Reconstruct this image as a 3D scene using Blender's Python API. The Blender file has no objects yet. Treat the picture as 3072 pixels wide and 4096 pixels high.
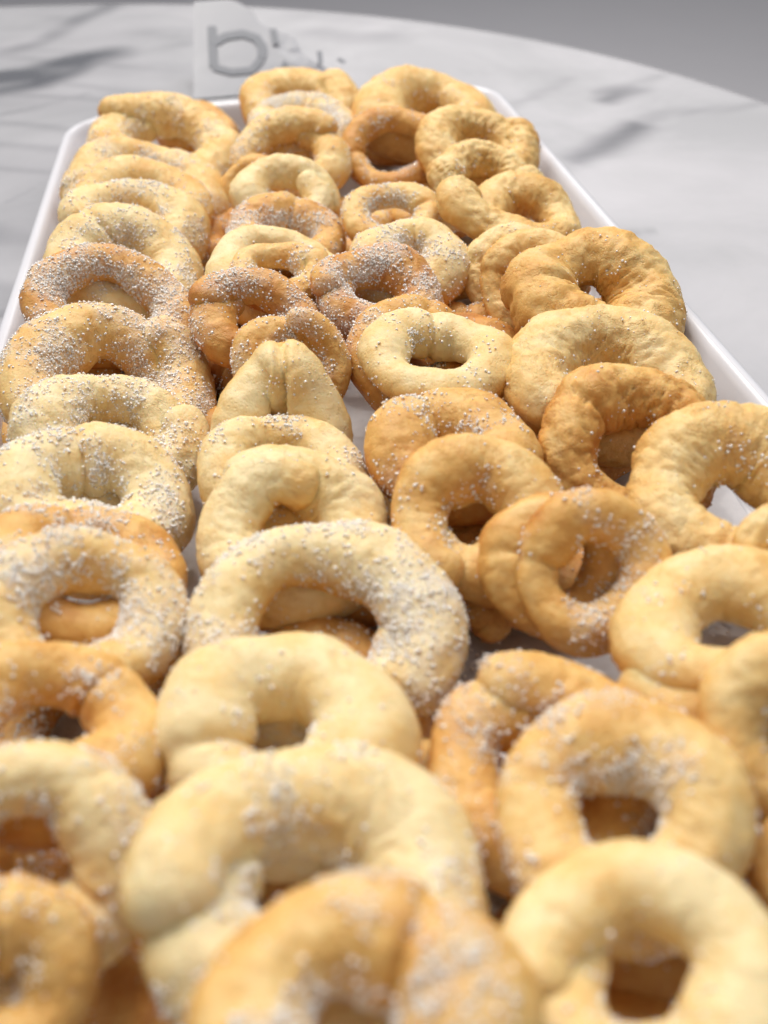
import bpy, math
import numpy as np
from mathutils import Matrix, Vector

sc = bpy.context.scene
COL = sc.collection
# ------------------------------------------------------------ camera
cam_d = bpy.data.cameras.new('camera')
cam = bpy.data.objects.new('camera', cam_d)
COL.objects.link(cam)
cam.matrix_world = Matrix(((0.98713977, 0.12893212, -0.09450704, 0),
                           (-0.15462992, 0.62013884, -0.76910169, 0),
                           (-0.04055442, 0.77382448, 0.63210047, 0.181),
                           (0, 0, 0, 1)))
cam_d.sensor_fit = 'VERTICAL'
cam_d.sensor_height = 36
cam_d.lens = 950 / 1024 * 36
cam_d.clip_start = 0.01
cam_d.clip_end = 20
cam_d.dof.use_dof = True
cam_d.dof.focus_distance = 0.30
cam_d.dof.aperture_fstop = 9.6
sc.camera = cam
# ------------------------------------------------------------ room light
world = bpy.data.worlds.new('World')
sc.world = world
world.use_nodes = True
bg = world.node_tree.nodes['Background']
bg.inputs[0].default_value = (0.97, 0.97, 1.0, 1)
bg.inputs[1].default_value = 0.26


def area(name, loc, target, size, power, color):
    d = bpy.data.lights.new(name, 'AREA')
    d.shape = 'SQUARE'
    d.size = size
    d.energy = power
    d.color = color
    o = bpy.data.objects.new(name, d)
    COL.objects.link(o)
    o.location = loc
    o.rotation_euler = (Vector(target) - Vector(loc)).to_track_quat('-Z', 'Y').to_euler()
    return o


area('ceiling_lamp', (-0.4, 1.15, 1.5), (0.03, 0.3, 0), 1.4, 31, (1, 0.955, 0.9))
for spot in ((-0.25, 0.95, 1.75), (0.45, 1.35, 1.75), (-0.05, 2.0, 1.75)):
    area('ceiling_spot', spot, (0.03, 0.3, 0), 0.06, 4.0, (1, 0.95, 0.88))
area('floor_fill_light', (0.7, 3.3, 1.7), (0.7, 3.2, 0), 1.2, 9, (1, 0.98, 0.98))  # added fill light out of view, lifts the grey of the far floor
area('kitchen_lamp', (0.75, 1.0, 1.7), (0.1, 0.4, 0), 0.8, 12, (0.96, 0.97, 1.0))
sc.view_settings.view_transform = 'Standard'
sc.view_settings.look = 'None'
sc.view_settings.exposure = 0
sc.view_settings.gamma = 1
sc.cycles.max_bounces = 8

# ------------------------------------------------------------ helpers
rng = np.random.default_rng(11)
_perm = np.random.default_rng(3).permutation(256)
_perm = np.concatenate([_perm, _perm, _perm])
_g = np.random.default_rng(4).normal(size=(256, 3))
_g /= np.linalg.norm(_g, axis=1)[:, None]


def pnoise(p):
    """3D gradient noise, about -0.7..0.7, p = (N,3)"""
    p = np.asarray(p, float)
    i = np.floor(p).astype(int)
    f = p - i
    i &= 255
    u = f * f * f * (f * (f * 6 - 15) + 10)
    r = 0
    for dx in (0, 1):
        for dy in (0, 1):
            for dz in (0, 1):
                h = _perm[_perm[_perm[(i[:, 0] + dx) & 255] + ((i[:, 1] + dy) & 255)] + ((i[:, 2] + dz) & 255)]
                d = (_g[h] * (f - (dx, dy, dz))).sum(1)
                w = (u[:, 0] if dx else 1 - u[:, 0]) * (u[:, 1] if dy else 1 - u[:, 1]) * (u[:, 2] if dz else 1 - u[:, 2])
                r = r + d * w
    return r


def mesh_obj(name, verts, faces, mat=None, parent=None, smooth=True):
    me = bpy.data.meshes.new(name)
    verts = np.asarray(verts, np.float32)
    faces = np.asarray(faces, np.int32)
    k = faces.shape[1]
    me.vertices.add(len(verts))
    me.vertices.foreach_set('co', verts.ravel())
    me.loops.add(faces.size)
    me.loops.foreach_set('vertex_index', faces.ravel())
    me.polygons.add(len(faces))
    me.polygons.foreach_set('loop_start', np.arange(0, faces.size, k, dtype=np.int32))
    me.polygons.foreach_set('loop_total', np.full(len(faces), k, np.int32))
    me.update(calc_edges=True)
    me.validate()
    if smooth:
        me.polygons.foreach_set('use_smooth', np.ones(len(me.polygons), bool))
    if mat:
        me.materials.append(mat)
    o = bpy.data.objects.new(name, me)
    COL.objects.link(o)
    if parent:
        o.parent = parent
    return o


def attr(o, name, vals):
    a = o.data.attributes.new(name, 'FLOAT', 'POINT')
    a.data.foreach_set('value', np.asarray(vals, np.float32))


def vattr(o, name, vals):
    a = o.data.attributes.new(name, 'FLOAT_VECTOR', 'POINT')
    a.data.foreach_set('vector', np.asarray(vals, np.float32).ravel())


def tag(o, label=None, cat=None, group=None, kind=None):
    if label: o['label'] = label
    if cat: o['category'] = cat
    if group: o['group'] = group
    if kind: o['kind'] = kind
    return o


class NT:
    def __init__(s, name):
        s.m = bpy.data.materials.new(name)
        s.m.use_nodes = True
        s.t = s.m.node_tree
        s.b = s.t.nodes['Principled BSDF']

    def n(s, typ, ins=None, **kw):
        x = s.t.nodes.new(typ)
        for k, v in kw.items():
            setattr(x, k, v)
        for k, v in (ins or {}).items():
            if isinstance(v, bpy.types.NodeSocket):
                s.t.links.new(v, x.inputs[k])
            else:
                x.inputs[k].default_value = v
        return x

    def math(s, op, a, b=0.0, clamp=False):
        x = s.n('ShaderNodeMath', {0: a, 1: b}, operation=op)
        x.use_clamp = clamp
        return x.outputs[0]

    def mix(s, f, a, b):
        x = s.t.nodes.new('ShaderNodeMix')
        x.data_type = 'RGBA'
        for i, v in ((0, f), (6, a), (7, b)):
            if isinstance(v, bpy.types.NodeSocket):
                s.t.links.new(v, x.inputs[i])
            else:
                x.inputs[i].default_value = v
        return x.outputs[2]

    def set(s, k, v):
        if isinstance(v, bpy.types.NodeSocket):
            s.t.links.new(v, s.b.inputs[k])
        else:
            s.b.inputs[k].default_value = v

    def ramp(s, f, stops):
        x = s.n('ShaderNodeValToRGB', {0: f})
        e = x.color_ramp.elements
        while len(e) < len(stops):
            e.new(0.5)
        for a, (p, c) in zip(e, stops):
            a.position = p
            a.color = (*c, 1)
        return x.outputs[0]


# ------------------------------------------------------------ materials
def dough_material():
    M = NT('baked_dough')
    tc = M.n('ShaderNodeTexCoord').outputs['Object']
    brown = M.n('ShaderNodeAttribute', attribute_name='brown').outputs['Fac']
    dust = M.n('ShaderNodeAttribute', attribute_name='dust').outputs['Fac']
    rough = M.n('ShaderNodeAttribute', attribute_name='rough').outputs['Fac']
    n1 = M.n('ShaderNodeTexNoise', {'Vector': tc, 'Scale': 420.0, 'Detail': 4.0, 'Roughness': 0.6}).outputs[0]
    n2 = M.n('ShaderNodeTexNoise', {'Vector': tc, 'Scale': 1500.0, 'Detail': 3.0, 'Roughness': 0.6}).outputs[0]
    n3 = M.n('ShaderNodeTexNoise', {'Vector': tc, 'Scale': 170.0, 'Detail': 5.0, 'Roughness': 0.65, 'Distortion': 0.6}).outputs[0]
    b = M.math('ADD', brown, M.math('MULTIPLY', M.math('SUBTRACT', n1, 0.5), 0.42))
    b = M.math('ADD', b, M.math('MULTIPLY', M.math('SUBTRACT', n3, 0.5), 0.45))
    col = M.ramp(b, [(0.0, (0.85, 0.70, 0.40)), (0.26, (0.82, 0.59, 0.26)), (0.52, (0.75, 0.445, 0.14)),
                     (0.8, (0.62, 0.29, 0.07)), (1.0, (0.50, 0.20, 0.05))])
    # tiny toasted freckles
    vo = M.n('ShaderNodeTexVoronoi', {'Vector': tc, 'Scale': 330.0}).outputs['Distance']
    fr = M.math('MULTIPLY', M.math('LESS_THAN', vo, 0.075), 0.35)
    col = M.mix(fr, col, (0.42, 0.2, 0.06, 1))
    d = M.math('MULTIPLY', dust, M.math('MULTIPLY', M.math('SUBTRACT', n2, 0.3), 3.2, True), True)
    col = M.mix(M.math('MULTIPLY', d, 0.6), col, (0.94, 0.88, 0.82, 1))
    M.set('Base Color', col)
    M.set('Roughness', 0.47)
    M.set('Specular IOR Level', 0.3)
    M.set('Subsurface Weight', 0.38)
    M.set('Subsurface Radius', (1.0, 0.6, 0.35))
    M.set('Subsurface Scale', 0.0022)
    crk = M.n('ShaderNodeTexNoise', {'Vector': tc, 'Scale': 230.0, 'Detail': 4.0, 'Roughness': 0.6, 'Distortion': 0.35}).outputs[0]
    crk = M.math('ABSOLUTE', M.math('SUBTRACT', crk, 0.5))
    msk = M.n('ShaderNodeTexNoise', {'Vector': tc, 'Scale': 95.0, 'Detail': 2.0}).outputs[0]
    msk = M.math('MULTIPLY', M.math('SUBTRACT', msk, 0.46), 7.0, True)
    crk = M.math('MULTIPLY', M.math('MINIMUM', M.math('MULTIPLY', crk, 16.0), 1.0), M.math('MULTIPLY', rough, msk))
    h = M.math('ADD', M.math('MULTIPLY', n2, 0.26), M.math('MULTIPLY', n1, 0.40))
    h = M.math('ADD', h, M.math('MULTIPLY', crk, 0.35))
    pit = M.n('ShaderNodeTexVoronoi', {'Vector': tc, 'Scale': 620.0, 'Randomness': 1.0}).outputs['Distance']
    h = M.math('ADD', h, M.math('MULTIPLY', M.math('MINIMUM', M.math('MULTIPLY', pit, 3.2), 1.0), 0.22))
    fis = M.n('ShaderNodeTexNoise', {'Vector': tc, 'Scale': 120.0, 'Detail': 5.0, 'Roughness': 0.65, 'Distortion': 0.5}).outputs[0]
    fis = M.math('MINIMUM', M.math('MULTIPLY', M.math('ABSOLUTE', M.math('SUBTRACT', fis, 0.44)), 30.0), 1.0)
    h = M.math('ADD', h, M.math('MULTIPLY', fis, M.math('MULTIPLY', msk, 0.30)))
    h = M.math('ADD', h, M.math('MULTIPLY', M.math('MULTIPLY', dust, n2), 0.8))
    bp = M.n('ShaderNodeBump', {'Height': h, 'Strength': 0.75, 'Distance': 0.0008})
    M.set('Normal', bp.outputs[0])
    return M.m


def sugar_material():
    M = NT('sugar')
    M.set('Base Color', (1.0, 0.945, 0.885, 1))
    M.set('Roughness', 0.07)
    M.set('IOR', 1.6)
    M.set('Subsurface Weight', 0.5)
    M.set('Subsurface Radius', (1.0, 0.9, 0.8))
    M.set('Subsurface Scale', 0.0006)
    return M.m


def marble_material():
    M = NT('marble')
    tc = M.n('ShaderNodeTexCoord').outputs['Object']
    v = M.n('ShaderNodeAttribute', attribute_name='vein_and_falloff').outputs['Fac']
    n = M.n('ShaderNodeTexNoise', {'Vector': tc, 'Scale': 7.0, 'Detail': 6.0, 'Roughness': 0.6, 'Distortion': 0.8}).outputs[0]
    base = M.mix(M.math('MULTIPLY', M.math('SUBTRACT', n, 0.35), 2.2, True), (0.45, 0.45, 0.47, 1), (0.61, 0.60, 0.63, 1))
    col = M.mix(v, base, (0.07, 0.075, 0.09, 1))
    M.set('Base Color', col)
    M.set('Roughness', 0.22)
    M.set('Specular IOR Level', 0.4)
    return M.m


def plain(name, col, rough=0.5, **kw):
    M = NT(name)
    M.set('Base Color', (*col, 1))
    M.set('Roughness', rough)
    for k, v in kw.items():
        M.set(k.replace('_', ' '), v)
    return M.m


def speckle(name, a, b, scale, rough, bump=0.0, dist=0.001):
    M = NT(name)
    tc = M.n('ShaderNodeTexCoord').outputs['Object']
    n = M.n('ShaderNodeTexNoise', {'Vector': tc, 'Scale': scale, 'Detail': 5.0}).outputs[0]
    M.set('Base Color', M.mix(n, (*a, 1), (*b, 1)))
    M.set('Roughness', rough)
    if bump:
        M.set('Normal', M.n('ShaderNodeBump', {'Height': n, 'Strength': bump, 'Distance': dist}).outputs[0])
    return M.m


DOUGH = dough_material()
SUGAR = sugar_material()
MARBLE = marble_material()
CHINA = speckle('white_glazed_tray', (0.66, 0.665, 0.71), (0.70, 0.70, 0.745), 40.0, 0.16)
PAPER = speckle('baking_paper', (0.62, 0.61, 0.63), (0.74, 0.73, 0.74), 260.0, 0.5, 0.6, 0.0006)
FLOOR = speckle('grey_floor', (0.76, 0.745, 0.775), (0.80, 0.785, 0.81), 6.0, 0.6)
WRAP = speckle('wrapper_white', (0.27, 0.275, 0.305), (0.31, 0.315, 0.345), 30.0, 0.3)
INK = plain('grey_print', (0.17, 0.18, 0.205), 0.5)

# ------------------------------------------------------------ floor
fl = mesh_obj('floor', [(-6, -4, -0.74), (6, -4, -0.74), (6, 9, -0.74), (-6, 9, -0.74)], [(0, 1, 2, 3)], FLOOR, smooth=False)
tag(fl, kind='structure')


# ------------------------------------------------------------ marble tabletop
def polyline_dist(P, pts):
    best = np.full(len(P), 9.0)
    pts = np.array(pts, float)
    for a, b in zip(pts[:-1], pts[1:]):
        ab = b - a
        t = np.clip(((P - a) @ ab) / (ab @ ab), 0, 1)
        best = np.minimum(best, np.linalg.norm(P - (a + t[:, None] * ab), axis=1))
    return best


VEINS = [
    ([(0.233, 0.588), (0.246, 0.598), (0.258, 0.607)], 0.008, 0.55),
    ([(0.236, 0.606), (0.263, 0.619), (0.28, 0.63)], 0.006, 0.3),
    ([(0.172, 0.501), (0.192, 0.512), (0.211, 0.527), (0.229, 0.541)], 0.009, 0.62),
    ([(0.141, 0.48), (0.172, 0.501)], 0.009, 0.3),
    ([(0.229, 0.541), (0.252, 0.561), (0.306, 0.552)], 0.006, 0.25),
    ([(0.164, 0.399), (0.173, 0.398), (0.178, 0.399)], 0.0022, 0.6),
    ([(0.224, 0.642), (0.191, 0.604), (0.169, 0.591)], 0.006, 0.2),
    ([(-0.173, 0.769), (-0.15, 0.768), (-0.129, 0.794), (-0.107, 0.817)], 0.034, 1.0),
    ([(-0.167, 0.731), (-0.146, 0.742), (-0.13, 0.768), (-0.113, 0.805)], 0.024, 0.9),
    ([(-0.182, 0.854), (-0.155, 0.899), (-0.134, 0.953), (-0.109, 0.998)], 0.02, 0.65),
    ([(-0.155, 0.674), (-0.138, 0.681), (-0.119, 0.7), (-0.105, 0.708)], 0.009, 0.45),
    ([(-0.138, 0.56), (-0.124, 0.572), (-0.116, 0.583)], 0.006, 0.35),
    ([(-0.127, 0.515), (-0.118, 0.526), (-0.11, 0.54)], 0.004, 0.4),
    ([(-0.109, 0.373), (-0.108, 0.379)], 0.003, 0.7),
    ([(-0.099, 0.647), (-0.077, 0.666), (-0.06, 0.681)], 0.012, 0.25),
    ([(-0.1, 0.811), (-0.072, 0.819), (-0.036, 0.827)], 0.015, 0.35),
    ([(-0.087, 0.73), (-0.062, 0.733), (-0.039, 0.732)], 0.012, 0.3),
    ([(-0.095, 0.903), (-0.067, 0.877), (-0.044, 0.875)], 0.02, 0.2),
    ([(0.07, 0.829), (0.093, 0.805), (0.115, 0.805)], 0.02, 0.25),
    ([(0.062, 0.9), (0.1, 0.859)], 0.02, 0.15),
]


def tabletop():
    cx, cy, R = TABLE
    nr, na = 240, 460
    rr = np.concatenate([np.linspace(0, R - 0.012, nr), [R - 0.006, R - 0.0022, R - 0.0005, R, R, R - 0.0005, R - 0.004, R - 0.03, 0]])
    zz = np.concatenate([np.zeros(nr), [-0.0001, -0.001, -0.003, -0.006, -0.014, -0.017, -0.020, -0.0205, -0.0205]])
    a = np.arange(na) * 2 * np.pi / na
    V = np.stack([cx + rr[:, None] * np.cos(a), cy + rr[:, None] * np.sin(a), np.repeat(zz[:, None], na, 1)], -1).reshape(-1, 3)
    m = len(rr)
    i, j = np.meshgrid(np.arange(m - 1), np.arange(na), indexing='ij')
    j2 = (j + 1) % na
    F = np.stack([i * na + j, (i + 1) * na + j, (i + 1) * na + j2, i * na + j2], -1).reshape(-1, 4)
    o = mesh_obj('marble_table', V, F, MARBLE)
    P = V[:, :2]
    # broad soft veining across the slab, painted falloff on the left, then the strong veins
    w1 = pnoise(np.c_[P * 9, np.full(len(P), 1.5)])
    w2 = pnoise(np.c_[P * 31, np.full(len(P), 4.5)])
    Q = P + np.c_[w1, pnoise(np.c_[P * 9, np.full(len(P), 9.5)])] * 0.02 + np.c_[w2, -w2] * 0.004
    run = np.c_[Q[:, 0] * 4.0 - Q[:, 1] * 2.0, Q[:, 0] * 9 + Q[:, 1] * 19, np.full(len(Q), 0.3)]
    s = np.abs(pnoise(run))
    v = 0.20 * np.clip(1 - s / 0.13, 0, 1) * np.clip(0.55 + 1.5 * pnoise(np.c_[P * 7, np.full(len(P), 7.7)]), 0, 1)
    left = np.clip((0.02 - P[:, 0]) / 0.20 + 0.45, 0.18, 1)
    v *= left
    v += 0.26 * np.clip((left - 0.45) * 2, 0, 1) + 0.25 * left * np.clip(pnoise(run * 0.6 + 5) * 2.2, 0, 1)  # extra grey on the left: light falloff painted in along with denser veining
    for pts, wd, st in VEINS:
        d = polyline_dist(Q, pts)
        v = np.maximum(v, st * np.exp(-(d / wd) ** 2) * np.clip(1.0 + 0.5 * w2, 0, 1.2))
    attr(o, 'vein_and_falloff', np.clip(v, 0, 0.95))
    return tag(o, 'round white marble tabletop with soft grey veins under the tray', 'table')


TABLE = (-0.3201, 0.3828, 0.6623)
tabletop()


# ------------------------------------------------------------ tray
def rrect(x0, x1, y0, y1, r, k=10):
    out = []
    for cx, cy, a0 in ((x1 - r, y1 - r, 0), (x0 + r, y1 - r, 90), (x0 + r, y0 + r, 180), (x1 - r, y0 + r, 270)):
        for q in range(k + 1):
            a = math.radians(a0 + 90 * q / k)
            out.append((cx + r * math.cos(a), cy + r * math.sin(a)))
    # even subdivision of the straights so the long sides shade well
    return np.array(out)


def tray():
    X0, X1, Y0, Y1, r = -0.0945, 0.1445, -0.07, 0.570, 0.036
    prof = [  # inset from outer rim, z
        (0.0235, 0.0035), (0.0150, 0.0040), (0.0125, 0.0060), (0.0085, 0.0150), (0.0058, 0.0220), (0.0046, 0.0240),
        (0.0034, 0.0249), (0.0018, 0.0251), (0.0005, 0.0246), (0.0, 0.0238), (0.0004, 0.0228), (0.0020, 0.0218),
        (0.0045, 0.0160), (0.0085, 0.0060), (0.0105, 0.0020), (0.0125, 0.0004), (0.0235, 0.0003)]
    V = []
    for ins, z in prof:
        L = rrect(X0 + ins, X1 - ins, Y0 + ins, Y1 - ins, max(r - ins, 0.006))
        V.append(np.c_[L, np.full(len(L), z)])
    na = len(V[0])
    m = len(V)
    V = np.concatenate(V)
    i, j = np.meshgrid(np.arange(m - 1), np.arange(na), indexing='ij')
    j2 = (j + 1) % na
    F = np.stack([i * na + j, i * na + j2, (i + 1) * na + j2, (i + 1) * na + j], -1).reshape(-1, 4)
    me = bpy.data.meshes.new('serving_tray')
    faces = [tuple(map(int, f)) for f in F]
    faces.append(tuple(range(na))[::1])
    faces.append(tuple(range((m - 1) * na, m * na))[::-1])
    me.from_pydata([tuple(map(float, v)) for v in V], [], faces)
    me.update()
    for p in me.polygons:
        p.use_smooth = len(p.vertices) == 4
    me.materials.append(CHINA)
    o = bpy.data.objects.new('serving_tray', me)
    COL.objects.link(o)
    return tag(o, 'white glazed rectangular tray with rounded corners and raised rim, full of ring cookies', 'tray')


tray()


def sheet(name, x0, x1, y0, y1, z, nx, ny, amp, mat, seed):
    gx, gy = np.meshgrid(np.linspace(x0, x1, nx), np.linspace(y0, y1, ny))
    P = np.c_[gx.ravel(), gy.ravel()]
    q = np.c_[P * 60, np.full(len(P), seed)]
    h = np.abs(pnoise(q)) * 0.6 + np.abs(pnoise(q * 2.1)) * 0.3
    V = np.c_[P, z + amp * h]
    n = len(V)
    V2 = V.copy()
    V2[:, 2] -= 0.00012
    i, j = np.meshgrid(np.arange(ny - 1), np.arange(nx - 1), indexing='ij')
    F = np.stack([i * nx + j, i * nx + j + 1, (i + 1) * nx + j + 1, (i + 1) * nx + j], -1).reshape(-1, 4)
    return mesh_obj(name, np.concatenate([V, V2]), np.concatenate([F, F[:, ::-1] + n]), mat)


ps = sheet('baking_paper', -0.078, 0.128, -0.05, 0.548, 0.0046, 90, 220, 0.0022, PAPER, 2.2)
tag(ps, 'crinkled white baking paper lining the tray floor, glimpsed in gaps between cookies', 'baking paper')

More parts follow.
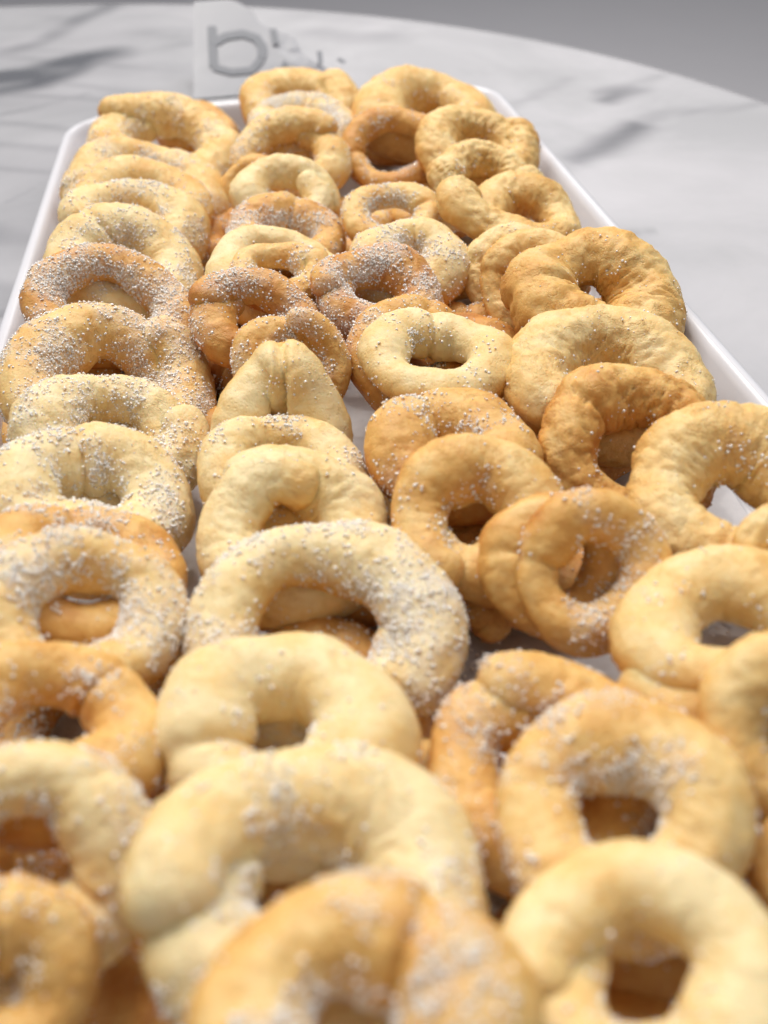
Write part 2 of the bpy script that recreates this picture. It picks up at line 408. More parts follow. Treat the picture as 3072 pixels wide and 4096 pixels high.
# ------------------------------------------------------------ cookies
# key, centre, plane x axis, plane normal, ring radius, rope radius, browning (bottom layer toned darker to paint in the shade of the holes), sugar, roughness, shape, join angle, label
COOKIES = [
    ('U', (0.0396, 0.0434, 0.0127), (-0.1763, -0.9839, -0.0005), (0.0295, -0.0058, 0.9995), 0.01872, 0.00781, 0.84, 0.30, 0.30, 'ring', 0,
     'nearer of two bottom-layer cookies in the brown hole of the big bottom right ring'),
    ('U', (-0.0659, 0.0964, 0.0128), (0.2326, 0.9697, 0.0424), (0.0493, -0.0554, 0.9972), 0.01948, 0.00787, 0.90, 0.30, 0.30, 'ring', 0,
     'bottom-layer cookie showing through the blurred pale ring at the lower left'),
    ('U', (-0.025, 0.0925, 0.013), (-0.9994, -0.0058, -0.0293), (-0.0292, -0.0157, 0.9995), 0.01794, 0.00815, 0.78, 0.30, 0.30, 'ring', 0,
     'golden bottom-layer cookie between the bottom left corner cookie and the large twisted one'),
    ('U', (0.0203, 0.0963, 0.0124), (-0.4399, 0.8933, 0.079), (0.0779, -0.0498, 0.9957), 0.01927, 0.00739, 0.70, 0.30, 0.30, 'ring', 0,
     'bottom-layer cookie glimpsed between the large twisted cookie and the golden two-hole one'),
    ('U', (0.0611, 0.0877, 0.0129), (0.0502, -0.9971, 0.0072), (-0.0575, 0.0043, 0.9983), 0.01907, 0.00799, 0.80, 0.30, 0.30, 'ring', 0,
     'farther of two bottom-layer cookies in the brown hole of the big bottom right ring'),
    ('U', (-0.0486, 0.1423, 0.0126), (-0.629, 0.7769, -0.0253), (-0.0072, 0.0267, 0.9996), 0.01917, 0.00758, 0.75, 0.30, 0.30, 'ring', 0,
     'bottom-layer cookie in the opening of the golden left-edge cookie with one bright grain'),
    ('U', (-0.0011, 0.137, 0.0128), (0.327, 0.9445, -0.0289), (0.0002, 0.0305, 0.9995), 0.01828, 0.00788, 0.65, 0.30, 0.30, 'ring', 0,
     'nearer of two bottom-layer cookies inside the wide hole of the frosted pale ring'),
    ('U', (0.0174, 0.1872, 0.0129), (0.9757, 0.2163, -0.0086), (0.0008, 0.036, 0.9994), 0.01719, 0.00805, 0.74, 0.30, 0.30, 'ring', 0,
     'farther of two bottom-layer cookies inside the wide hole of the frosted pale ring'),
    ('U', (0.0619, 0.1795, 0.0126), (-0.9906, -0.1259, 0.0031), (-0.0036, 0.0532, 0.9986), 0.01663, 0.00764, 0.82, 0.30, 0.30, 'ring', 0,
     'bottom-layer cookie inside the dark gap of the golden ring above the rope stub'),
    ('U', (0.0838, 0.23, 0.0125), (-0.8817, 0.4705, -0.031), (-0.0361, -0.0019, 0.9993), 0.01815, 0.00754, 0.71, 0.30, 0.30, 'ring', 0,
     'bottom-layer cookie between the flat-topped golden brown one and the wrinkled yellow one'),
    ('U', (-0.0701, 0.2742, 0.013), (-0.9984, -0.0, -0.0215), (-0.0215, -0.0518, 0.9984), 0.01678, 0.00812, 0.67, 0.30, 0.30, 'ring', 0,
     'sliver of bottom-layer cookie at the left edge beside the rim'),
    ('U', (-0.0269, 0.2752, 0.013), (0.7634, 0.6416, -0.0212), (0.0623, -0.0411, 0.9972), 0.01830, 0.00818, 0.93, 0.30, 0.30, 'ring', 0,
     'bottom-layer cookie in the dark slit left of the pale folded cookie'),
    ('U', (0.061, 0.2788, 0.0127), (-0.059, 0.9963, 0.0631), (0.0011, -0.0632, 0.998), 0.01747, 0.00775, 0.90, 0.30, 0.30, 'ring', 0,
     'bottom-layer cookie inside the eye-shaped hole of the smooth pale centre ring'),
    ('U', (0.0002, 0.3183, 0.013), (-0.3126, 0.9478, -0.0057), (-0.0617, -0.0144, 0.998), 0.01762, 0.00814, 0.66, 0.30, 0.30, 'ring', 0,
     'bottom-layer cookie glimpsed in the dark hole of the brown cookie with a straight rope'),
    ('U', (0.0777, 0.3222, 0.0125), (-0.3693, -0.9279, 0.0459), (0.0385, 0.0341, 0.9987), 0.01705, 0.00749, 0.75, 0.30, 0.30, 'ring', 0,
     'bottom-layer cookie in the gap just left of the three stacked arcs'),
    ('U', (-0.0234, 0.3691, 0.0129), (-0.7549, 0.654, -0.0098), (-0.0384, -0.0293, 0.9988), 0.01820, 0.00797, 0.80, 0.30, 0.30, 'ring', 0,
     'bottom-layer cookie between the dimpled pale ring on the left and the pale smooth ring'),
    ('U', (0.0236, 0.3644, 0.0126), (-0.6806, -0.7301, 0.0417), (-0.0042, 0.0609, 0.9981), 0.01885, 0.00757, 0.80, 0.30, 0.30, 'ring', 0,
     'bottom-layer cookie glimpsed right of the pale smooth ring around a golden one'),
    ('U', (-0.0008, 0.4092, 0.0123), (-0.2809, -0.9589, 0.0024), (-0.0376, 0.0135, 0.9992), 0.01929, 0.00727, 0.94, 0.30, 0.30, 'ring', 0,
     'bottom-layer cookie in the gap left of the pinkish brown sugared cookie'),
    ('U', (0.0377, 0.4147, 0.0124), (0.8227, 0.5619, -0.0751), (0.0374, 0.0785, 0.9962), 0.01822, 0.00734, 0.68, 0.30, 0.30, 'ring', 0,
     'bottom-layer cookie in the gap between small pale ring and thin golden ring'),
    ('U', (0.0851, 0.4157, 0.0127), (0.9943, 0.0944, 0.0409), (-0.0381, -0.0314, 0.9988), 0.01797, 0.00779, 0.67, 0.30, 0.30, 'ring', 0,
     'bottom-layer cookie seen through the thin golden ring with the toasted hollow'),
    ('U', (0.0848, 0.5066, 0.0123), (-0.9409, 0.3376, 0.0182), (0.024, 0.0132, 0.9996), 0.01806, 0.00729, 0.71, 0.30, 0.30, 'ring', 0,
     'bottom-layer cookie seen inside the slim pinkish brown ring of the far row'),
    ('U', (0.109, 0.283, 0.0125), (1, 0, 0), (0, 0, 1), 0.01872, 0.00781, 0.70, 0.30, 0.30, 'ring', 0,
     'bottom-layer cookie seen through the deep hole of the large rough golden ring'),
    ('L0', (-0.02456, 0.53442, 0.02055), (0.9714, -0.1314, -0.1976), (0.161, -0.2468, 0.9556), 0.01590, 0.00747, 0.70, 0.20, 0.20, 'ring', 200,
     'deep golden cookie half hidden behind the farthest left cookie'),
    ('L1', (-0.03891, 0.49512, 0.02596), (0.928, -0.2396, -0.2853), (0.2145, -0.2823, 0.935), 0.02690, 0.01157, 0.38, 0.35, 0.80, 'lap', 150,
     'large cracked pale golden ring cookie in the far left corner of the tray'),
    ('L2', (-0.04701, 0.43669, 0.02372), (0.9694, -0.1501, -0.1942), (0.1373, -0.3241, 0.936), 0.02453, 0.01152, 0.40, 0.55, 0.30, 'ring', 200,
     'smooth golden cookie with heavy sugar on its right side, second from the far left corner'),
    ('L3', (-0.0483, 0.41034, 0.0275), (0.9655, -0.1537, -0.2104), (0.1656, -0.2618, 0.9508), 0.02094, 0.00942, 0.42, 0.35, 0.20, 'ring', 200,
     'golden ring cookie squeezed third from the far left corner, only its arc showing'),
    ('L4', (-0.04859, 0.3834, 0.02985), (0.9252, -0.2423, -0.2922), (0.1975, -0.3501, 0.9157), 0.01878, 0.00961, 0.25, 0.60, 0.30, 'lap', 190,
     'pale ring cookie with a sugar crust along its hole, fourth from the far left corner'),
    ('L5', (-0.05027, 0.34609, 0.0293), (0.9191, -0.2073, -0.3349), (0.27, -0.2876, 0.9189), 0.01912, 0.01028, 0.16, 0.55, 0.20, 'ring', 140,
     'pale ring cookie with small dimple hole directly behind the brown sugared ring on the left'),
    ('L6', (-0.05382, 0.31242, 0.02985), (0.8959, -0.2139, -0.3894), (0.3077, -0.3334, 0.8911), 0.02166, 0.00737, 0.78, 0.95, 0.30, 'ring', 230,
     'browned ring cookie with thick sugar crust round its hole, against the left tray rim'),
    ('L7', (-0.05185, 0.2674, 0.02511), (0.8998, -0.2009, -0.3874), (0.3337, -0.2552, 0.9075), 0.02355, 0.00964, 0.50, 0.90, 0.40, 'lap', 60,
     'large sugared cookie with golden left arm and pale thick right side by the left rim'),
    ('L8', (-0.04917, 0.23616, 0.02569), (0.9078, -0.1904, -0.3736), (0.3041, -0.3147, 0.8992), 0.01773, 0.00873, 0.15, 0.65, 0.50, 'lap', 20,
     'pale sugared ring cookie with small hole and folded end on the left'),
    ('L9', (-0.05205, 0.20502, 0.02871), (0.9002, -0.2212, -0.375), (0.3426, -0.1718, 0.9236), 0.01699, 0.01000, 0.12, 0.70, 0.40, 'ring', 120,
     'thick pale ring cookie with sugary dark crescent hole at the left edge'),
    ('L10', (-0.05027, 0.17094, 0.03293), (0.8906, -0.2705, -0.3657), (0.3771, -0.0102, 0.9261), 0.01675, 0.00721, 0.68, 0.60, 0.20, 'ring', 120,
     'golden cookie showing as thin arc behind a pale sugared ring at the left edge'),
    ('L11', (-0.04773, 0.1523, 0.03779), (0.9098, -0.2089, -0.3586), (0.3234, -0.185, 0.928), 0.01550, 0.00697, 0.33, 0.75, 0.30, 'ring', 300,
     'pale gold sugared ring cookie with dark open hole at the left edge'),
    ('L12', (-0.05055, 0.11978, 0.04008), (0.9075, -0.2366, -0.3472), (0.3287, -0.1147, 0.9374), 0.01417, 0.00725, 0.62, 0.30, 0.30, 'ring', 60,
     'golden cookie with one bright sugar grain, cut by the left edge below the sugared ring'),
    ('L13', (-0.04947, 0.09297, 0.04039), (0.9525, -0.074, -0.2953), (0.1968, -0.5904, 0.7828), 0.01322, 0.00682, 0.20, 0.55, 0.30, 'ring', 340,
     'blurred pale ring cookie with sugary inner edge at the lower left'),
    ('L14', (-0.05226, 0.07265, 0.04077), (0.9468, -0.1005, -0.3056), (0.2155, -0.5072, 0.8344), 0.00907, 0.00657, 0.45, 0.25, 0.30, 'ring', 100,
     'out-of-focus golden cookie in the bottom left corner'),
    ('M0', (0.0312, 0.5364, 0.02692), (0.9649, -0.1882, -0.1832), (0.1406, -0.2188, 0.9656), 0.02275, 0.01068, 0.45, 0.15, 0.60, 'lap', 40,
     'farthest cookie in the middle, golden with a crossed end at its right'),
    ('M1', (0.02918, 0.49071, 0.03043), (0.9664, -0.1988, -0.1628), (0.1268, -0.1821, 0.9751), 0.01873, 0.00958, 0.30, 0.95, 0.30, 'ring', 90,
     'cookie powdered white with sugar just in front of the farthest middle one'),
    ('M2', (0.02031, 0.45247, 0.02922), (0.9685, -0.2383, -0.0721), (-0.0576, -0.4961, 0.8664), 0.01929, 0.00793, 0.40, 0.40, 0.40, 'lapm', 60,
     'golden ring cookie with rope ends crossing over its hole, third in the middle far row'),
    ('M2b', (0.00066, 0.43269, 0.02441), (0.9702, -0.24, 0.033), (-0.2139, -0.7847, 0.5819), 0.00989, 0.00506, 0.55, 0.20, 0.20, 'ring', 0,
     'small golden cookie edge wedged upright left of the small pale ring'),
    ('M3', (0.01461, 0.40424, 0.03001), (0.9841, -0.1221, -0.1289), (0.0711, -0.3941, 0.9163), 0.01463, 0.00717, 0.08, 0.10, 0.30, 'cross', 15,
     'small pale ring cookie with one broad teardrop end closing it'),
    ('M4', (0.01149, 0.36478, 0.02739), (0.942, -0.2386, -0.2358), (0.1877, -0.2077, 0.96), 0.01608, 0.00822, 0.72, 0.80, 0.40, 'ring', 90,
     'pinkish brown sugared cookie right in front of the small pale ring'),
    ('M5', (0.00531, 0.32773, 0.0289), (0.9528, -0.2117, -0.2178), (0.1448, -0.3136, 0.9385), 0.01772, 0.00762, 0.14, 0.10, 0.20, 'ring', 40,
     'pale smooth ring cookie around a golden inner one in the middle'),
    ('M5b', (0.0056, 0.31743, 0.03419), (0.958, -0.1897, -0.2152), (0.1614, -0.2635, 0.951), 0.01216, 0.00547, 0.50, 0.50, 0.30, 'lap', 20,
     'golden sugared cookie nested inside the pale ring in the middle'),
    ('M6', (-0.00398, 0.28725, 0.03248), (0.9322, -0.2092, -0.2954), (0.1733, -0.4584, 0.8717), 0.01422, 0.00668, 0.88, 0.60, 0.30, 'lap', 160,
     'brown sugared cookie with thick straight rope across and a dark hole below'),
    ('M7', (0.00595, 0.25823, 0.0313), (0.8332, -0.2946, -0.468), (0.1095, -0.7417, 0.6617), 0.01214, 0.00570, 0.62, 0.80, 0.30, 'lap', 100,
     'golden cookie crusted with sugar down its right flank, behind the pale folded cookie'),
    ('M8', (-0.00069, 0.23446, 0.02667), (0.9897, -0.0646, -0.1279), (0.025, -0.8011, 0.598), 0.01231, 0.00927, 0.08, 0.15, 0.15, 'fold', 90,
     'pale folded cookie of two ropes side by side with a seam between, tapering away'),
    ('M9', (-0.00204, 0.20901, 0.0258), (0.9578, -0.1815, -0.2227), (0.1687, -0.2721, 0.9474), 0.01527, 0.00749, 0.25, 0.60, 0.30, 'ring', 120,
     'pale cookie with sugar filled small hole just in front of the folded cookie'),
    ('M10', (-0.001, 0.1819, 0.0274), (0.9378, -0.2034, -0.2813), (0.1856, -0.391, 0.9015), 0.01624, 0.00866, 0.14, 0.10, 0.50, 'crossm', 115,
     'pale unsugared ring cookie whose broken rope end points into its hole'),
    ('M11', (0.00296, 0.14843, 0.02709), (0.9599, -0.2066, -0.1897), (0.1201, -0.3084, 0.9436), 0.02151, 0.00857, 0.12, 0.75, 0.30, 'lapm', 345,
     'large pale ring cookie frosted with sugar, with wide open hole and split right arm'),
    ('M12', (-0.00761, 0.11592, 0.03268), (0.9782, -0.155, -0.1385), (0.1138, -0.1583, 0.9808), 0.01533, 0.00961, 0.06, 0.20, 0.15, 'ring', 200,
     'big smooth very pale ring cookie with small brown hole in the lower middle'),
    ('M13', (-0.0041, 0.07804, 0.04264), (0.9425, -0.2302, -0.2424), (0.2619, 0.0575, 0.9634), 0.01845, 0.00909, 0.08, 0.40, 0.50, 'lap', 188,
     'very large pale twisted cookie with a rolled end at its left, blurred in the foreground'),
    ('M14', (-8e-05, 0.05022, 0.05713), (0.9702, -0.1526, -0.188), (0.1833, -0.0448, 0.982), 0.01311, 0.00787, 0.50, 0.60, 0.30, 'ring', 60,
     'big golden brown sugared cookie at the bottom centre, out of focus'),
    ('N0', (0.09301, 0.49257, 0.03014), (0.9683, -0.2188, -0.1205), (0.065, -0.2451, 0.9673), 0.02376, 0.01215, 0.40, 0.15, 0.40, 'cross', 20,
     'large pale golden ring cookie at the far end beside the right rim'),
    ('N1', (0.0695, 0.45162, 0.02798), (0.9491, -0.2817, -0.141), (-0.0262, -0.5167, 0.8558), 0.01943, 0.00628, 0.80, 0.30, 0.20, 'ring', 200,
     'slim pinkish brown ring cookie with wide hole in the far row'),
    ('N2b', (0.12754, 0.45513, 0.02418), (0.9636, -0.2662, 0.025), (-0.243, -0.8327, 0.4977), 0.00812, 0.00530, 0.50, 0.10, 0.70, 'ring', 0,
     'rough golden cookie end touching the far right rim'),
    ('N2', (0.10534, 0.43415, 0.03053), (0.9474, -0.2488, -0.2014), (0.1078, -0.3444, 0.9326), 0.01943, 0.00874, 0.42, 0.05, 0.90, 'lap', 20,
     'rough plain ring cookie with deep hole by the far right rim'),
    ('N3', (0.10068, 0.39826, 0.02815), (0.8996, -0.3429, -0.2705), (0.1146, -0.4125, 0.9037), 0.01621, 0.00761, 0.35, 0.08, 1.00, 'lap', 10,
     'rough plain cookie with cracked arc over a dark gap, by the right rim'),
    ('N4', (0.08212, 0.38187, 0.03306), (0.66, -0.5915, -0.4632), (-0.016, -0.6275, 0.7785), 0.01018, 0.00738, 0.20, 0.15, 1.00, 'stub', -42,
     'short pale crumbly rope end split by cracks, left of the rough right cookies'),
    ('N5', (0.05389, 0.36465, 0.0321), (0.9689, -0.2266, -0.099), (0.0281, -0.2969, 0.9545), 0.01427, 0.00535, 0.45, 0.60, 0.20, 'ring', 20,
     'thin golden ring cookie with dark toasted hollow, left of the crumbly rope end'),
    ('N6', (0.05503, 0.32614, 0.02889), (0.96, -0.2481, -0.1295), (0.0224, -0.3933, 0.9191), 0.01339, 0.00874, 0.20, 0.60, 0.20, 'ring', 90,
     'pale sugared cookie with closed middle in front of the thin golden ring'),
    ('N7', (0.03778, 0.29729, 0.03178), (0.9341, -0.278, -0.2242), (0.1426, -0.2851, 0.9478), 0.01542, 0.00756, 0.92, 1.00, 0.40, 'lap', 185,
     'darkest brown cookie covered with coarse sugar in the centre of the tray'),
    ('N8', (0.04428, 0.26401, 0.02653), (0.9648, -0.1031, -0.2419), (0.1453, -0.5574, 0.8174), 0.01467, 0.00689, 0.75, 0.60, 0.30, 'ring', 80,
     'orange brown cookie leaning behind the clean pale ring'),
    ('N9', (0.04888, 0.24632, 0.03411), (0.9714, -0.2176, -0.0952), (0.0974, -0.0009, 0.9952), 0.01695, 0.00762, 0.14, 0.18, 0.15, 'ring', 100,
     'smooth pale ring cookie with crisp dark eye-shaped hole in the centre'),
    ('N10', (0.04362, 0.20319, 0.03036), (0.9624, -0.2316, -0.1422), (0.0857, -0.238, 0.9675), 0.01375, 0.00918, 0.62, 0.35, 0.40, 'ring', 120,
     'golden brown cookie with sprinkled flat top below the clean pale ring'),
    ('N11b', (0.04076, 0.16316, 0.01617), (0.9852, -0.153, -0.0778), (0.0355, -0.2619, 0.9644), 0.00912, 0.00513, 0.62, 0.15, 0.50, 'stub', -62,
     'golden rope stub standing below the ring with the dark gap'),
    ('N11', (0.04348, 0.17363, 0.03224), (0.9631, -0.2179, -0.1583), (0.0255, -0.5115, 0.8589), 0.01376, 0.00809, 0.52, 0.20, 0.30, 'lap', 235,
     'golden ring cookie with dark gap hanging over a rope stub'),
    ('N12', (0.0586, 0.15579, 0.03108), (0.9532, -0.2075, -0.2201), (0.026, -0.6689, 0.7429), 0.01205, 0.00542, 0.55, 0.10, 0.30, 'ring', 180,
     'golden cookie doubled behind the one with the square dark hole'),
    ('N13', (0.06471, 0.14839, 0.03367), (0.9548, -0.2285, -0.19), (-0.0123, -0.6692, 0.743), 0.01265, 0.00581, 0.58, 0.40, 0.20, 'ring', 180,
     'honey brown ring cookie with square dark hole and sugared inner edge'),
    ('N14', (0.04021, 0.10501, 0.02575), (0.9732, -0.227, -0.0364), (-0.0187, -0.2359, 0.9716), 0.01530, 0.00816, 0.66, 0.45, 0.30, 'lap', 100,
     'golden cookie with two narrow holes standing behind the pale gold ring at lower right'),
    ('N15', (0.04816, 0.08631, 0.03647), (0.973, -0.2296, 0.0211), (-0.0572, -0.1519, 0.9867), 0.01418, 0.00798, 0.36, 0.55, 0.30, 'ring', 240,
     'pale gold ring cookie with sugared hole showing a golden dome inside, lower right'),
    ('N16', (0.04005, 0.05582, 0.04449), (0.9788, -0.1555, 0.1335), (-0.153, -0.1212, 0.9808), 0.01330, 0.00709, 0.15, 0.10, 0.20, 'lap', 165,
     'big pale cookie with wavy crossed rope and brown hole, bottom right'),
    ('R1', (0.10426, 0.35066, 0.0313), (0.9343, -0.3083, -0.1789), (0.1339, -0.1615, 0.9777), 0.01644, 0.00848, 0.42, 0.05, 0.70, 'pokem', 200,
     'plain cookie with a straight rope end pointing left, beside the right rim'),
    ('R2', (0.09079, 0.3163, 0.02513), (0.9351, -0.2913, -0.2018), (-0.0861, -0.7392, 0.6679), 0.01215, 0.00621, 0.22, 0.10, 0.60, 'ring', 180,
     'pale cookie seen as the leftmost of three stacked arcs right of centre'),
    ('R3', (0.09509, 0.30357, 0.02672), (0.9386, -0.2258, -0.2607), (0.0232, -0.7128, 0.701), 0.01399, 0.00657, 0.40, 0.05, 0.50, 'ring', 180,
     'golden cookie forming the middle of three stacked arcs right of centre'),
    ('R4', (0.10922, 0.2794, 0.03039), (0.9248, -0.2997, -0.2344), (0.1192, -0.3567, 0.9266), 0.01888, 0.01207, 0.52, 0.08, 0.90, 'ring', 200,
     'large rough golden ring cookie with cracked left end and deep hole, against right rim'),
    ('R5', (0.09753, 0.23056, 0.02879), (0.9537, -0.2739, -0.1241), (0.0372, -0.302, 0.9526), 0.02030, 0.01038, 0.25, 0.10, 0.80, 'lap', 210,
     'thick wrinkled pale yellow cookie between two golden ones on the right'),
    ('R6', (0.09197, 0.19745, 0.02869), (0.9617, -0.2193, -0.1644), (0.03, -0.5122, 0.8584), 0.01737, 0.00816, 0.66, 0.12, 0.90, 'ring', 150,
     'wrinkled orange golden ring cookie with a crumb inside its hole, on the right'),
    ('R7', (0.10783, 0.16931, 0.0306), (0.9828, -0.183, -0.0264), (-0.028, -0.2883, 0.9571), 0.01748, 0.01012, 0.36, 0.15, 0.80, 'lap', 330,
     'rough pale gold ring cookie over the right rim with a dark notch hole'),
    ('R8', (0.11049, 0.14179, 0.03354), (0.921, -0.3676, 0.1294), (-0.36, -0.6753, 0.6437), 0.00995, 0.00531, 0.36, 0.15, 0.60, 'ring', 330,
     'pale gold cookie cut by the right edge beneath the rough ring'),
    ('R9', (0.08617, 0.12133, 0.0346), (0.9863, -0.1583, 0.0466), (-0.05, -0.0173, 0.9986), 0.01729, 0.00884, 0.30, 0.15, 0.30, 'cross', 225,
     'smooth pale gold ring cookie with curled rope end at the right edge'),
    ('R10', (0.08518, 0.09405, 0.04041), (0.9724, -0.1789, 0.1501), (-0.2297, -0.6168, 0.7528), 0.01243, 0.00663, 0.30, 0.10, 0.30, 'ring', 100,
     'soft pale cookie at the right edge below the curled rope end'),
    ('R11', (0.07679, 0.07388, 0.03212), (0.9221, -0.2517, 0.2939), (-0.3652, -0.315, 0.876), 0.00624, 0.00319, 0.72, 0.20, 0.20, 'ring', 0,
     'sliver of golden brown cookie at the right edge near the bottom'),
]
GROUP = 'ring cookies piled on the white tray'


def rope_path(kind, R, r, join, rs):
    """centre line (N,3) in the cookie's plane, rope radius per point, closed flag"""
    mir = kind.endswith('m')
    kind = kind.rstrip('m')
    j = math.radians(join)
    N = 150
    ph = rs.uniform(0, 2 * np.pi, 6)
    if kind == 'stub':     # a short straight length of rope
        u = np.linspace(-1, 1, 90)
        q = np.c_[u * R, 0.12 * R * np.cos(2.2 * u + ph[0]), 0.1 * r * np.cos(3 * u)]
        c, s_ = math.cos(j), math.sin(j)
        q = np.c_[q[:, 0] * c - q[:, 1] * s_, q[:, 0] * s_ + q[:, 1] * c, q[:, 2]]
        return q, r * (1.05 + 0.10 * np.cos(3 * u + ph[1]) + 0.06 * np.cos(7 * u + ph[2])), False, u * 1.5
    if kind in ('ring', 'fold'):
        th = np.arange(N) * 2 * np.pi / N
        closed = True
        s = th / (2 * np.pi)
    else:
        over = math.radians({'lap': 26, 'cross': 44, 'poke': 40}[kind])
        th = np.linspace(j - over / 2, j + 2 * np.pi + over / 2, N + 14)
        s = (th - th[0]) / (th[-1] - th[0])
        closed = False
    Rt = R * (1 + 0.030 * np.cos(2 * th + ph[0]) + 0.024 * np.cos(3 * th + ph[1]) + 0.018 * np.cos(5 * th + ph[2]))
    rt = r * (1 + 0.10 * np.cos(th + ph[3]) + 0.08 * np.cos(2 * th + ph[4]) + 0.045 * np.cos(4 * th + ph[5]))
    z = 0.10 * r * np.cos(2 * th + ph[2]) + 0.06 * r * np.cos(3 * th + ph[1])
    if kind == 'ring':   # a soft pinch where the rope was closed
        d = (th - j + np.pi) % (2 * np.pi) - np.pi
        rt *= 1 - 0.08 * np.exp(-(d / 0.10) ** 2) + 0.03 * np.exp(-((np.abs(d) - 0.3) / 0.2) ** 2)
    if kind == 'fold':
        pass
    e0 = np.exp(-(s / 0.09) ** 2)
    e1 = np.exp(-((1 - s) / 0.09) ** 2)
    if kind == 'lap':
        Rt = Rt + 0.32 * r * e1 - 0.22 * r * e0
        z = z + 0.46 * r * e1 - 0.22 * r * e0
        rt = rt * (1 - 0.12 * e0 - 0.18 * e1)
    if kind == 'poke':
        Rt = Rt + 1.25 * r * e1 - 0.4 * r * e0
        z = z + 0.55 * r * e1 - 0.35 * r * e0
        rt = rt * (1 + 0.06 * e1)
    if kind == 'cross':
        Rt = Rt - 0.50 * r * e1 + 0.30 * r * e0
        z = z + 0.48 * r * e1 - 0.30 * r * e0
        rt = rt * (1 - 0.12 * e0 - 0.28 * e1)
    if mir:
        th = 2 * j - th
    x, y = Rt * np.cos(th), Rt * np.sin(th)
    if kind == 'fold':
        k = np.clip(y / R, -1, 1)
        x = x * (0.86 - 0.42 * k)
        y = y * 1.12
    return np.c_[x, y, z], rt, closed, th


def grains(C0, rs, size, dn=None):
    """little bevelled crystals bedded in the crust, 12 triangles each"""
    cnt = len(C0)
    half = np.minimum(rs.lognormal(math.log(size), 0.45, cnt), size * 1.9)[:, None] * rs.uniform(0.8, 1.4, (cnt, 3)) * np.array([1.1, 1.1, 0.6])
    if dn is None:
        dn = np.tile([(0, 0, 1.0)], (cnt, 1))
    Z = dn + rs.normal(0, 0.38, (cnt, 3)); Z /= np.linalg.norm(Z, axis=1)[:, None]
    X = np.cross(Z, rs.normal(size=(cnt, 3))); X /= np.linalg.norm(X, axis=1)[:, None]
    Rm = np.stack([X, np.cross(Z, X), Z], 2)
    C0 = C0 + dn * (half[:, 2] * rs.uniform(0.2, 0.9, cnt))[:, None]
    cube = np.array([(-1, -1, -1), (1, -1, -1), (1, 1, -1), (-1, 1, -1), (-1, -1, 1), (1, -1, 1), (1, 1, 1), (-1, 1, 1)], float)
    cube[4:, :2] *= 0.5
    CV = C0[:, None] + np.einsum('nij,nkj->nki', Rm, cube[None] * half[:, None])
    cf = np.array([(0, 3, 2, 1), (4, 5, 6, 7), (0, 1, 5, 4), (1, 2, 6, 5), (2, 3, 7, 6), (3, 0, 4, 7)])
    CF = (np.arange(cnt)[:, None, None] * 8 + cf[None]).reshape(-1, 4)
    return CV.reshape(-1, 3), CF


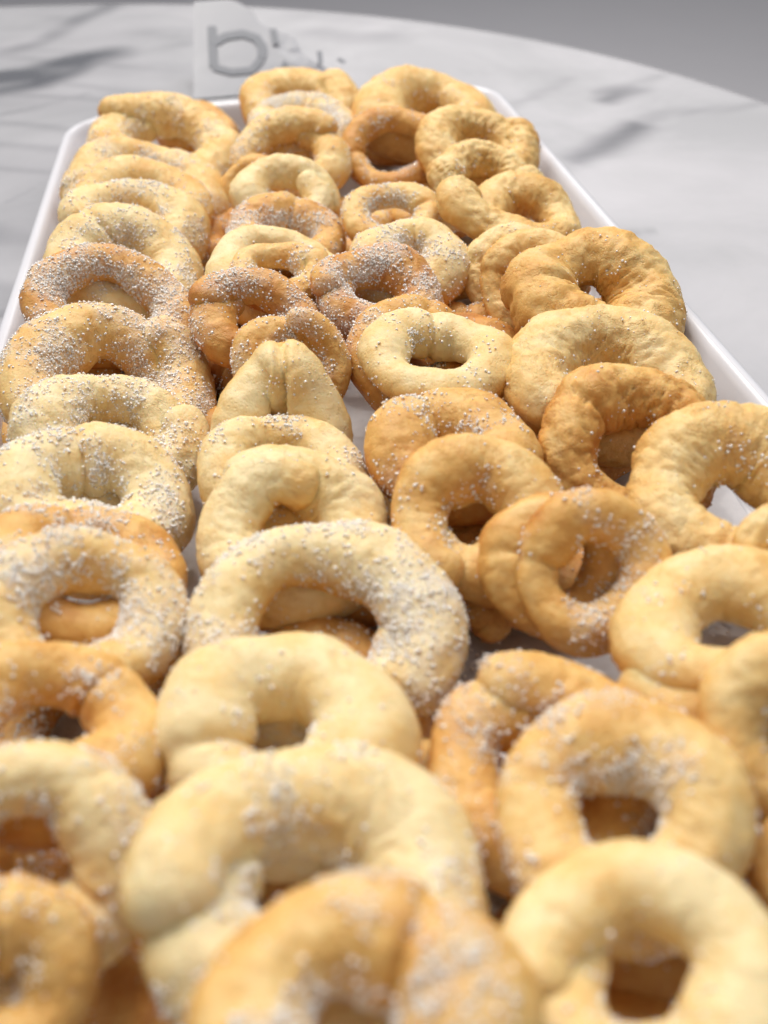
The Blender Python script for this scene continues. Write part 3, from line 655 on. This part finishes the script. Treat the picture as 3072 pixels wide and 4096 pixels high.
def make_cookie(idx, key, pos, ax, nrm, R, r, tone, sug, rough, kind, join, label):
    M = 24 if key == 'U' else 44
    rs = np.random.default_rng((sum(ord(c) * 31 ** q for q, c in enumerate(key)) if key != 'U' else idx) + 7)
    P, rt, closed, th = rope_path(kind, R, r, join, rs)
    if not closed:   # rounded ends
        t = (P[1] - P[0]); t /= np.linalg.norm(t)
        t2 = (P[-1] - P[-2]); t2 /= np.linalg.norm(t2)
        q = np.sin(np.linspace(0.02, 1, 7) * np.pi / 2)[:-1]
        c = np.cos(np.linspace(0.02, 1, 7) * np.pi / 2)[:-1]
        blunt = 0.75
        A = P[0] - t * (rt[0] * blunt * c[:, None]);  Bq = P[-1] + t2 * (rt[-1] * blunt * c[::-1][:, None])
        P = np.concatenate([A, P, Bq])
        th = np.concatenate([np.full(6, th[0]), th, np.full(6, th[-1])])
        rt = np.concatenate([rt[0] * q, rt, rt[-1] * q[::-1]])
    n = len(P)
    if closed:
        T = np.roll(P, -1, 0) - np.roll(P, 1, 0)
    else:
        T = np.gradient(P, axis=0)
    T /= np.linalg.norm(T, axis=1)[:, None]
    U = np.array([0, 0, 1.0])
    S = np.cross(T, U); S /= np.linalg.norm(S, axis=1)[:, None]      # outward
    Nn = np.cross(S, T)
    if Nn[len(Nn) // 2, 2] < 0:
        S, Nn = -S, -Nn
    phi = np.arange(M) * 2 * np.pi / M
    cp, sp = np.cos(phi), np.sin(phi)
    hz = np.where(sp > 0, sp * 0.95, np.sign(sp) * np.abs(sp) ** 0.8 * 0.74)
    V = P[:, None] + rt[:, None, None] * (S[:, None] * (cp * 1.03)[None, :, None] + Nn[:, None] * hz[None, :, None])
    V = V.reshape(-1, 3)
    Dn = (V - np.repeat(P, M, 0)); Dn /= np.maximum(np.linalg.norm(Dn, axis=1), 1e-9)[:, None]
    off = rs.uniform(0, 90, 3)
    Q = V + off
    k = r / 0.0075
    d = 0.0013 * k * pnoise(Q * 70) + 0.00045 * k * pnoise(Q * 190) + 0.00026 * pnoise(Q * 520)
    if kind in ('ring', 'fold'):   # crease left where the rope was pressed shut
        dth = np.repeat((th - math.radians(join) + np.pi) % (2 * np.pi) - np.pi, M)
        wob = 0.10 * pnoise(Q * 170 + 4)
        ph_ = np.tile(cp, n)
        d -= 0.12 * r * np.exp(-((dth + wob) / (0.055 if kind == 'ring' else 0.12)) ** 2) * np.clip(0.45 - ph_, 0, 1)
    if kind == 'fold':   # the seam between the two ropes
        d -= 0.55 * r * np.exp(-((V[:, 0] + 0.02 * R * np.sin(V[:, 1] * 400)) / (0.10 * R)) ** 2) * np.tile(np.clip(sp + 0.4, 0, 1), n)
    if rough > 0.1:   # dry wrinkles and splits running round the rope
        al = np.repeat(np.unwrap(th) * R, M)
        W = np.c_[al * 120, np.tile(phi, n) * r * 330, np.full(len(V), off[0])] + 1.4 * pnoise(Q * 130)[:, None]
        rid = np.abs(pnoise(W))
        rid2 = np.abs(pnoise(Q * 210 + 3))
        d -= rough * (0.00115 * np.clip(1 - rid / 0.13, 0, 1) + 0.0009 * np.clip(1 - rid2 / 0.09, 0, 1) * (pnoise(Q * 60 + 8) > 0.02))
        d += rough * 0.0004 * pnoise(Q * 330 + 9)
    endf = np.repeat(np.clip(rt / r, 0, 1), M)
    V = V + Dn * (d * endf)[:, None]
    i, j = np.meshgrid(np.arange(n if closed else n - 1), np.arange(M), indexing='ij')
    i2, j2 = (i + 1) % n, (j + 1) % M
    F = np.stack([i * M + j, i2 * M + j, i2 * M + j2, i * M + j2], -1).reshape(-1, 4)
    o = mesh_obj('ring_cookie', V, F, DOUGH)
    z = Vector(nrm).normalized(); x = Vector(ax).normalized(); y = z.cross(x).normalized(); x = y.cross(z)
    mw = Matrix((x, y, z)).transposed()
    o.matrix_world = Matrix.Translation(pos) @ mw.to_4x4()
    nW = Dn @ np.array(mw).T
    # browning: the bake colours the underside, the outer foot and the high ridges
    outer = np.tile(np.clip(cp, 0, 1) ** 0.7 * np.clip(0.65 - sp, 0, 1), n)
    under = np.tile(np.clip(-sp - 0.1, 0, 1), n)
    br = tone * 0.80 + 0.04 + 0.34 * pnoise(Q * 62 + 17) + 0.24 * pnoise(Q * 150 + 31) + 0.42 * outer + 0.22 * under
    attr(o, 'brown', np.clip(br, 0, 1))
    inner = np.tile(np.clip(-cp, 0, 1), n)
    clump = pnoise(Q * 80 + 50) * 1.8 + 0.9 * pnoise(Q * 230 + 60)
    dens = np.clip(0.10 + clump + (sug - 0.5) * 0.8 + 0.35 * inner * np.tile(np.clip(sp + .6, 0, 1), n), 0, 1.3)
    dens *= np.clip(nW[:, 2] * 1.2 + 0.75, 0, 1) * np.tile((sp > -0.55), n)
    attr(o, 'dust', np.clip(dens * 1.1 - 0.15, 0, 1) * min(1, sug * 1.25))
    attr(o, 'rough', np.full(len(V), rough))
    o['label'] = label
    o['category'] = 'cookie'
    o['group'] = GROUP if key != 'U' else 'cookies in the bottom layer of the tray'
    # sugar grains
    cnt = int((sug ** 1.35) * 4400 * min(1.3, (R * r) / (0.0185 * 0.0078))) + 25
    p = dens + 0.02
    p = p * np.repeat(rt, M)
    pick = rs.choice(len(V), cnt, p=p / p.sum())
    jit = rs.normal(0, 0.00055, (cnt, 3))
    C0 = V[pick] + jit
    dn = Dn[pick]
    C0 -= dn * ((jit * dn).sum(1))[:, None]
    V2, F2 = grains(C0, rs, 0.000185, dn)
    s = mesh_obj('sugar_grains', V2, F2, SUGAR, o, smooth=False)
    s['kind'] = 'stuff'
    return o


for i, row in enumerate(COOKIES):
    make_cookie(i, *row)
# ------------------------------------------------------------ wrapper with a printed letter, behind the tray
def wrapper():
    y0, a = 0.668, math.radians(55)
    e, w = np.array([1, 0, 0.0]), np.array([0, math.sin(a), math.cos(a)])
    nn = np.cross(e, w)          # towards the camera side
    rv = np.array([-0.002, 0.0055, 0.017, 0.029, 0.042, 0.0505, 0.0565, 0.0665, 0.0745, 0.0785])
    lx = np.array([-0.0300, -0.0290, -0.0278, -0.0267, -0.0255, -0.0247, -0.0242, -0.0233, -0.0226, -0.0215])
    rx = np.array([0.0760, 0.0731, 0.0584, 0.0459, 0.0430, 0.0284, 0.0203, 0.0171, 0.0092, 0.0020])
    nv, nu = 60, 90
    v = np.linspace(0, rv[-1], nv)
    L, Rr = np.interp(v, rv, lx), np.interp(v, rv, rx)
    u = np.linspace(0, 1, nu)
    X = L[:, None] + (Rr - L)[:, None] * u
    Vv = np.repeat(v[:, None], nu, 1)
    P = np.c_[X.ravel() * 55, Vv.ravel() * 55, np.full(X.size, 3.3)]
    wr = (np.abs(pnoise(P)) * 0.0022 + np.abs(pnoise(P * 2.3)) * 0.0007).reshape(nv, nu)
    wr *= np.clip((X - 0.018) / 0.02, 0.12, 1)
    bul = 0.006 * np.sin(np.pi * u)[None] ** 0.6 * np.sin(np.pi * np.clip(v / rv[-1], 0, 1))[:, None] ** 0.6
    base = np.array([0, y0, 0.0012]) + X[..., None] * e + Vv[..., None] * w
    fr = base + (wr)[..., None] * nn * 0.6
    bk = base - (bul + 0.0004)[..., None] * nn
    V = np.concatenate([fr.reshape(-1, 3), bk.reshape(-1, 3)])
    n = nv * nu
    i, j = np.meshgrid(np.arange(nv - 1), np.arange(nu - 1), indexing='ij')
    F = np.stack([i * nu + j, i * nu + j + 1, (i + 1) * nu + j + 1, (i + 1) * nu + j], -1).reshape(-1, 4)
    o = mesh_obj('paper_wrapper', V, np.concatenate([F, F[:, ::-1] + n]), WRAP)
    tag(o, 'crumpled white wrapper printed with a grey letter b, standing on the marble behind the tray', 'wrapper')
    marks = [([(-0.0119, 0.0568), (-0.0128, 0.0424), (-0.0140, 0.0236)], 0.0030),
             ([(-0.0128, 0.0424), (-0.0036, 0.0476), (0.0081, 0.0487), (0.0169, 0.044), (0.0201, 0.0361), (0.0184, 0.0272)], 0.0030),
             ([(-0.0140, 0.0236), (-0.0029, 0.0185), (0.011, 0.0186), (0.0184, 0.0272)], 0.0026),
             ([(0.0286, 0.0497), (0.0293, 0.037)], 0.0022), ([(0.0574, 0.0285), (0.0569, 0.018)], 0.0017),
             ([(0.0322, 0.0227), (0.0348, 0.0187)], 0.0017), ([(0.0689, 0.0209), (0.0732, 0.0174)], 0.0015)]
    VV, FF = [], []
    for pts, hw in marks[:3]:
        _ribbon(VV, FF, pts, hw, y0, e, w, nn)
    tag(mesh_obj('printed_letter', np.array(VV), np.array(FF), INK, o, smooth=False))
    for pts, hw in marks[3:]:
        VV, FF = [], []
        _ribbon(VV, FF, pts, hw, y0, e, w, nn)
        mesh_obj('printed_mark', np.array(VV), np.array(FF), INK, o, smooth=False)


def _ribbon(VV, FF, pts, hw, y0, e, w, nn):
    p = np.array(pts, float)
    t = np.linspace(0, len(p) - 1, 8 * (len(p) - 1) + 1)
    q = np.c_[np.interp(t, range(len(p)), p[:, 0]), np.interp(t, range(len(p)), p[:, 1])]
    g = np.gradient(q, axis=0); g /= np.linalg.norm(g, axis=1)[:, None]
    s = np.c_[-g[:, 1], g[:, 0]] * hw
    b = len(VV)
    for k in range(len(q)):
        for sg in (-1, 1):
            c = q[k] + sg * s[k]
            VV.append(np.array([0, y0, 0.0012]) + c[0] * e + c[1] * w + nn * (0.0007 if len(p) == 3 else 0.0008 if len(p) > 3 else 0.0015))
    for k in range(len(q) - 1):
        a = b + 2 * k
        FF.append((a, a + 1, a + 3, a + 2))


wrapper()


# ------------------------------------------------------------ crumb and loose sugar
def crumb(pos, size, seed, label):
    n, m = 14, 20
    t = np.linspace(0.02, np.pi - 0.02, n)
    p = np.arange(m) * 2 * np.pi / m
    V = np.stack([np.sin(t)[:, None] * np.cos(p), np.sin(t)[:, None] * np.sin(p), np.repeat(np.cos(t)[:, None], m, 1)], -1).reshape(-1, 3)
    V = V * (1 + 0.5 * pnoise(V * 1.3 + seed) + 0.3 * pnoise(V * 3 + seed))[:, None] * np.array(size)
    i, j = np.meshgrid(np.arange(n - 1), np.arange(m), indexing='ij')
    j2 = (j + 1) % m
    F = np.stack([i * m + j, (i + 1) * m + j, (i + 1) * m + j2, i * m + j2], -1).reshape(-1, 4)
    o = mesh_obj('cookie_crumb', V, F, DOUGH, smooth=False)
    o.location = pos
    attr(o, 'brown', np.full(len(V), 0.3)); attr(o, 'dust', np.full(len(V), 0.3)); attr(o, 'rough', np.full(len(V), 0.5))
    return tag(o, label, 'crumb')


crumb((0.0985, 0.2115, 0.0235), (0.0055, 0.0022, 0.0042), 2.0, 'pale angular crumb caught inside the hole of the wrinkled orange golden ring')
crumb((0.0905, 0.4005, 0.0215), (0.0035, 0.003, 0.003), 5.0, 'small pale crumb in the dark gap of the rough cracked cookie by the rim')


def loose_sugar():
    r = np.random.default_rng(8)
    P = [np.c_[r.uniform(-0.076, 0.126, 700), r.uniform(0.0, 0.54, 700), r.uniform(0.0062, 0.0068, 700)]]
    for cx, cy, z, k in ((0.036, 0.222, 0.0064, 160), (0.036, 0.146, 0.0064, 120), (-0.028, 0.168, 0.016, 260), (0.098, 0.158, 0.0064, 200)):
        P.append(np.c_[r.normal(cx, 0.005, k), r.normal(cy, 0.005, k), z + np.abs(r.normal(0, 0.0006, k))])
    P.append(np.array([(-0.0845, 0.509, 0.0175), (-0.0842, 0.318, 0.0150), (-0.0850, 0.352, 0.0180), (0.1345, 0.262, 0.0185)]))
    P = np.concatenate(P)
    V, F = grains(P, r, 0.00022)
    o = mesh_obj('loose_sugar', V, F, SUGAR, smooth=False)
    tag(o, 'loose white sugar grains scattered on the paper and tray wall', 'sugar', kind='stuff')


loose_sugar()
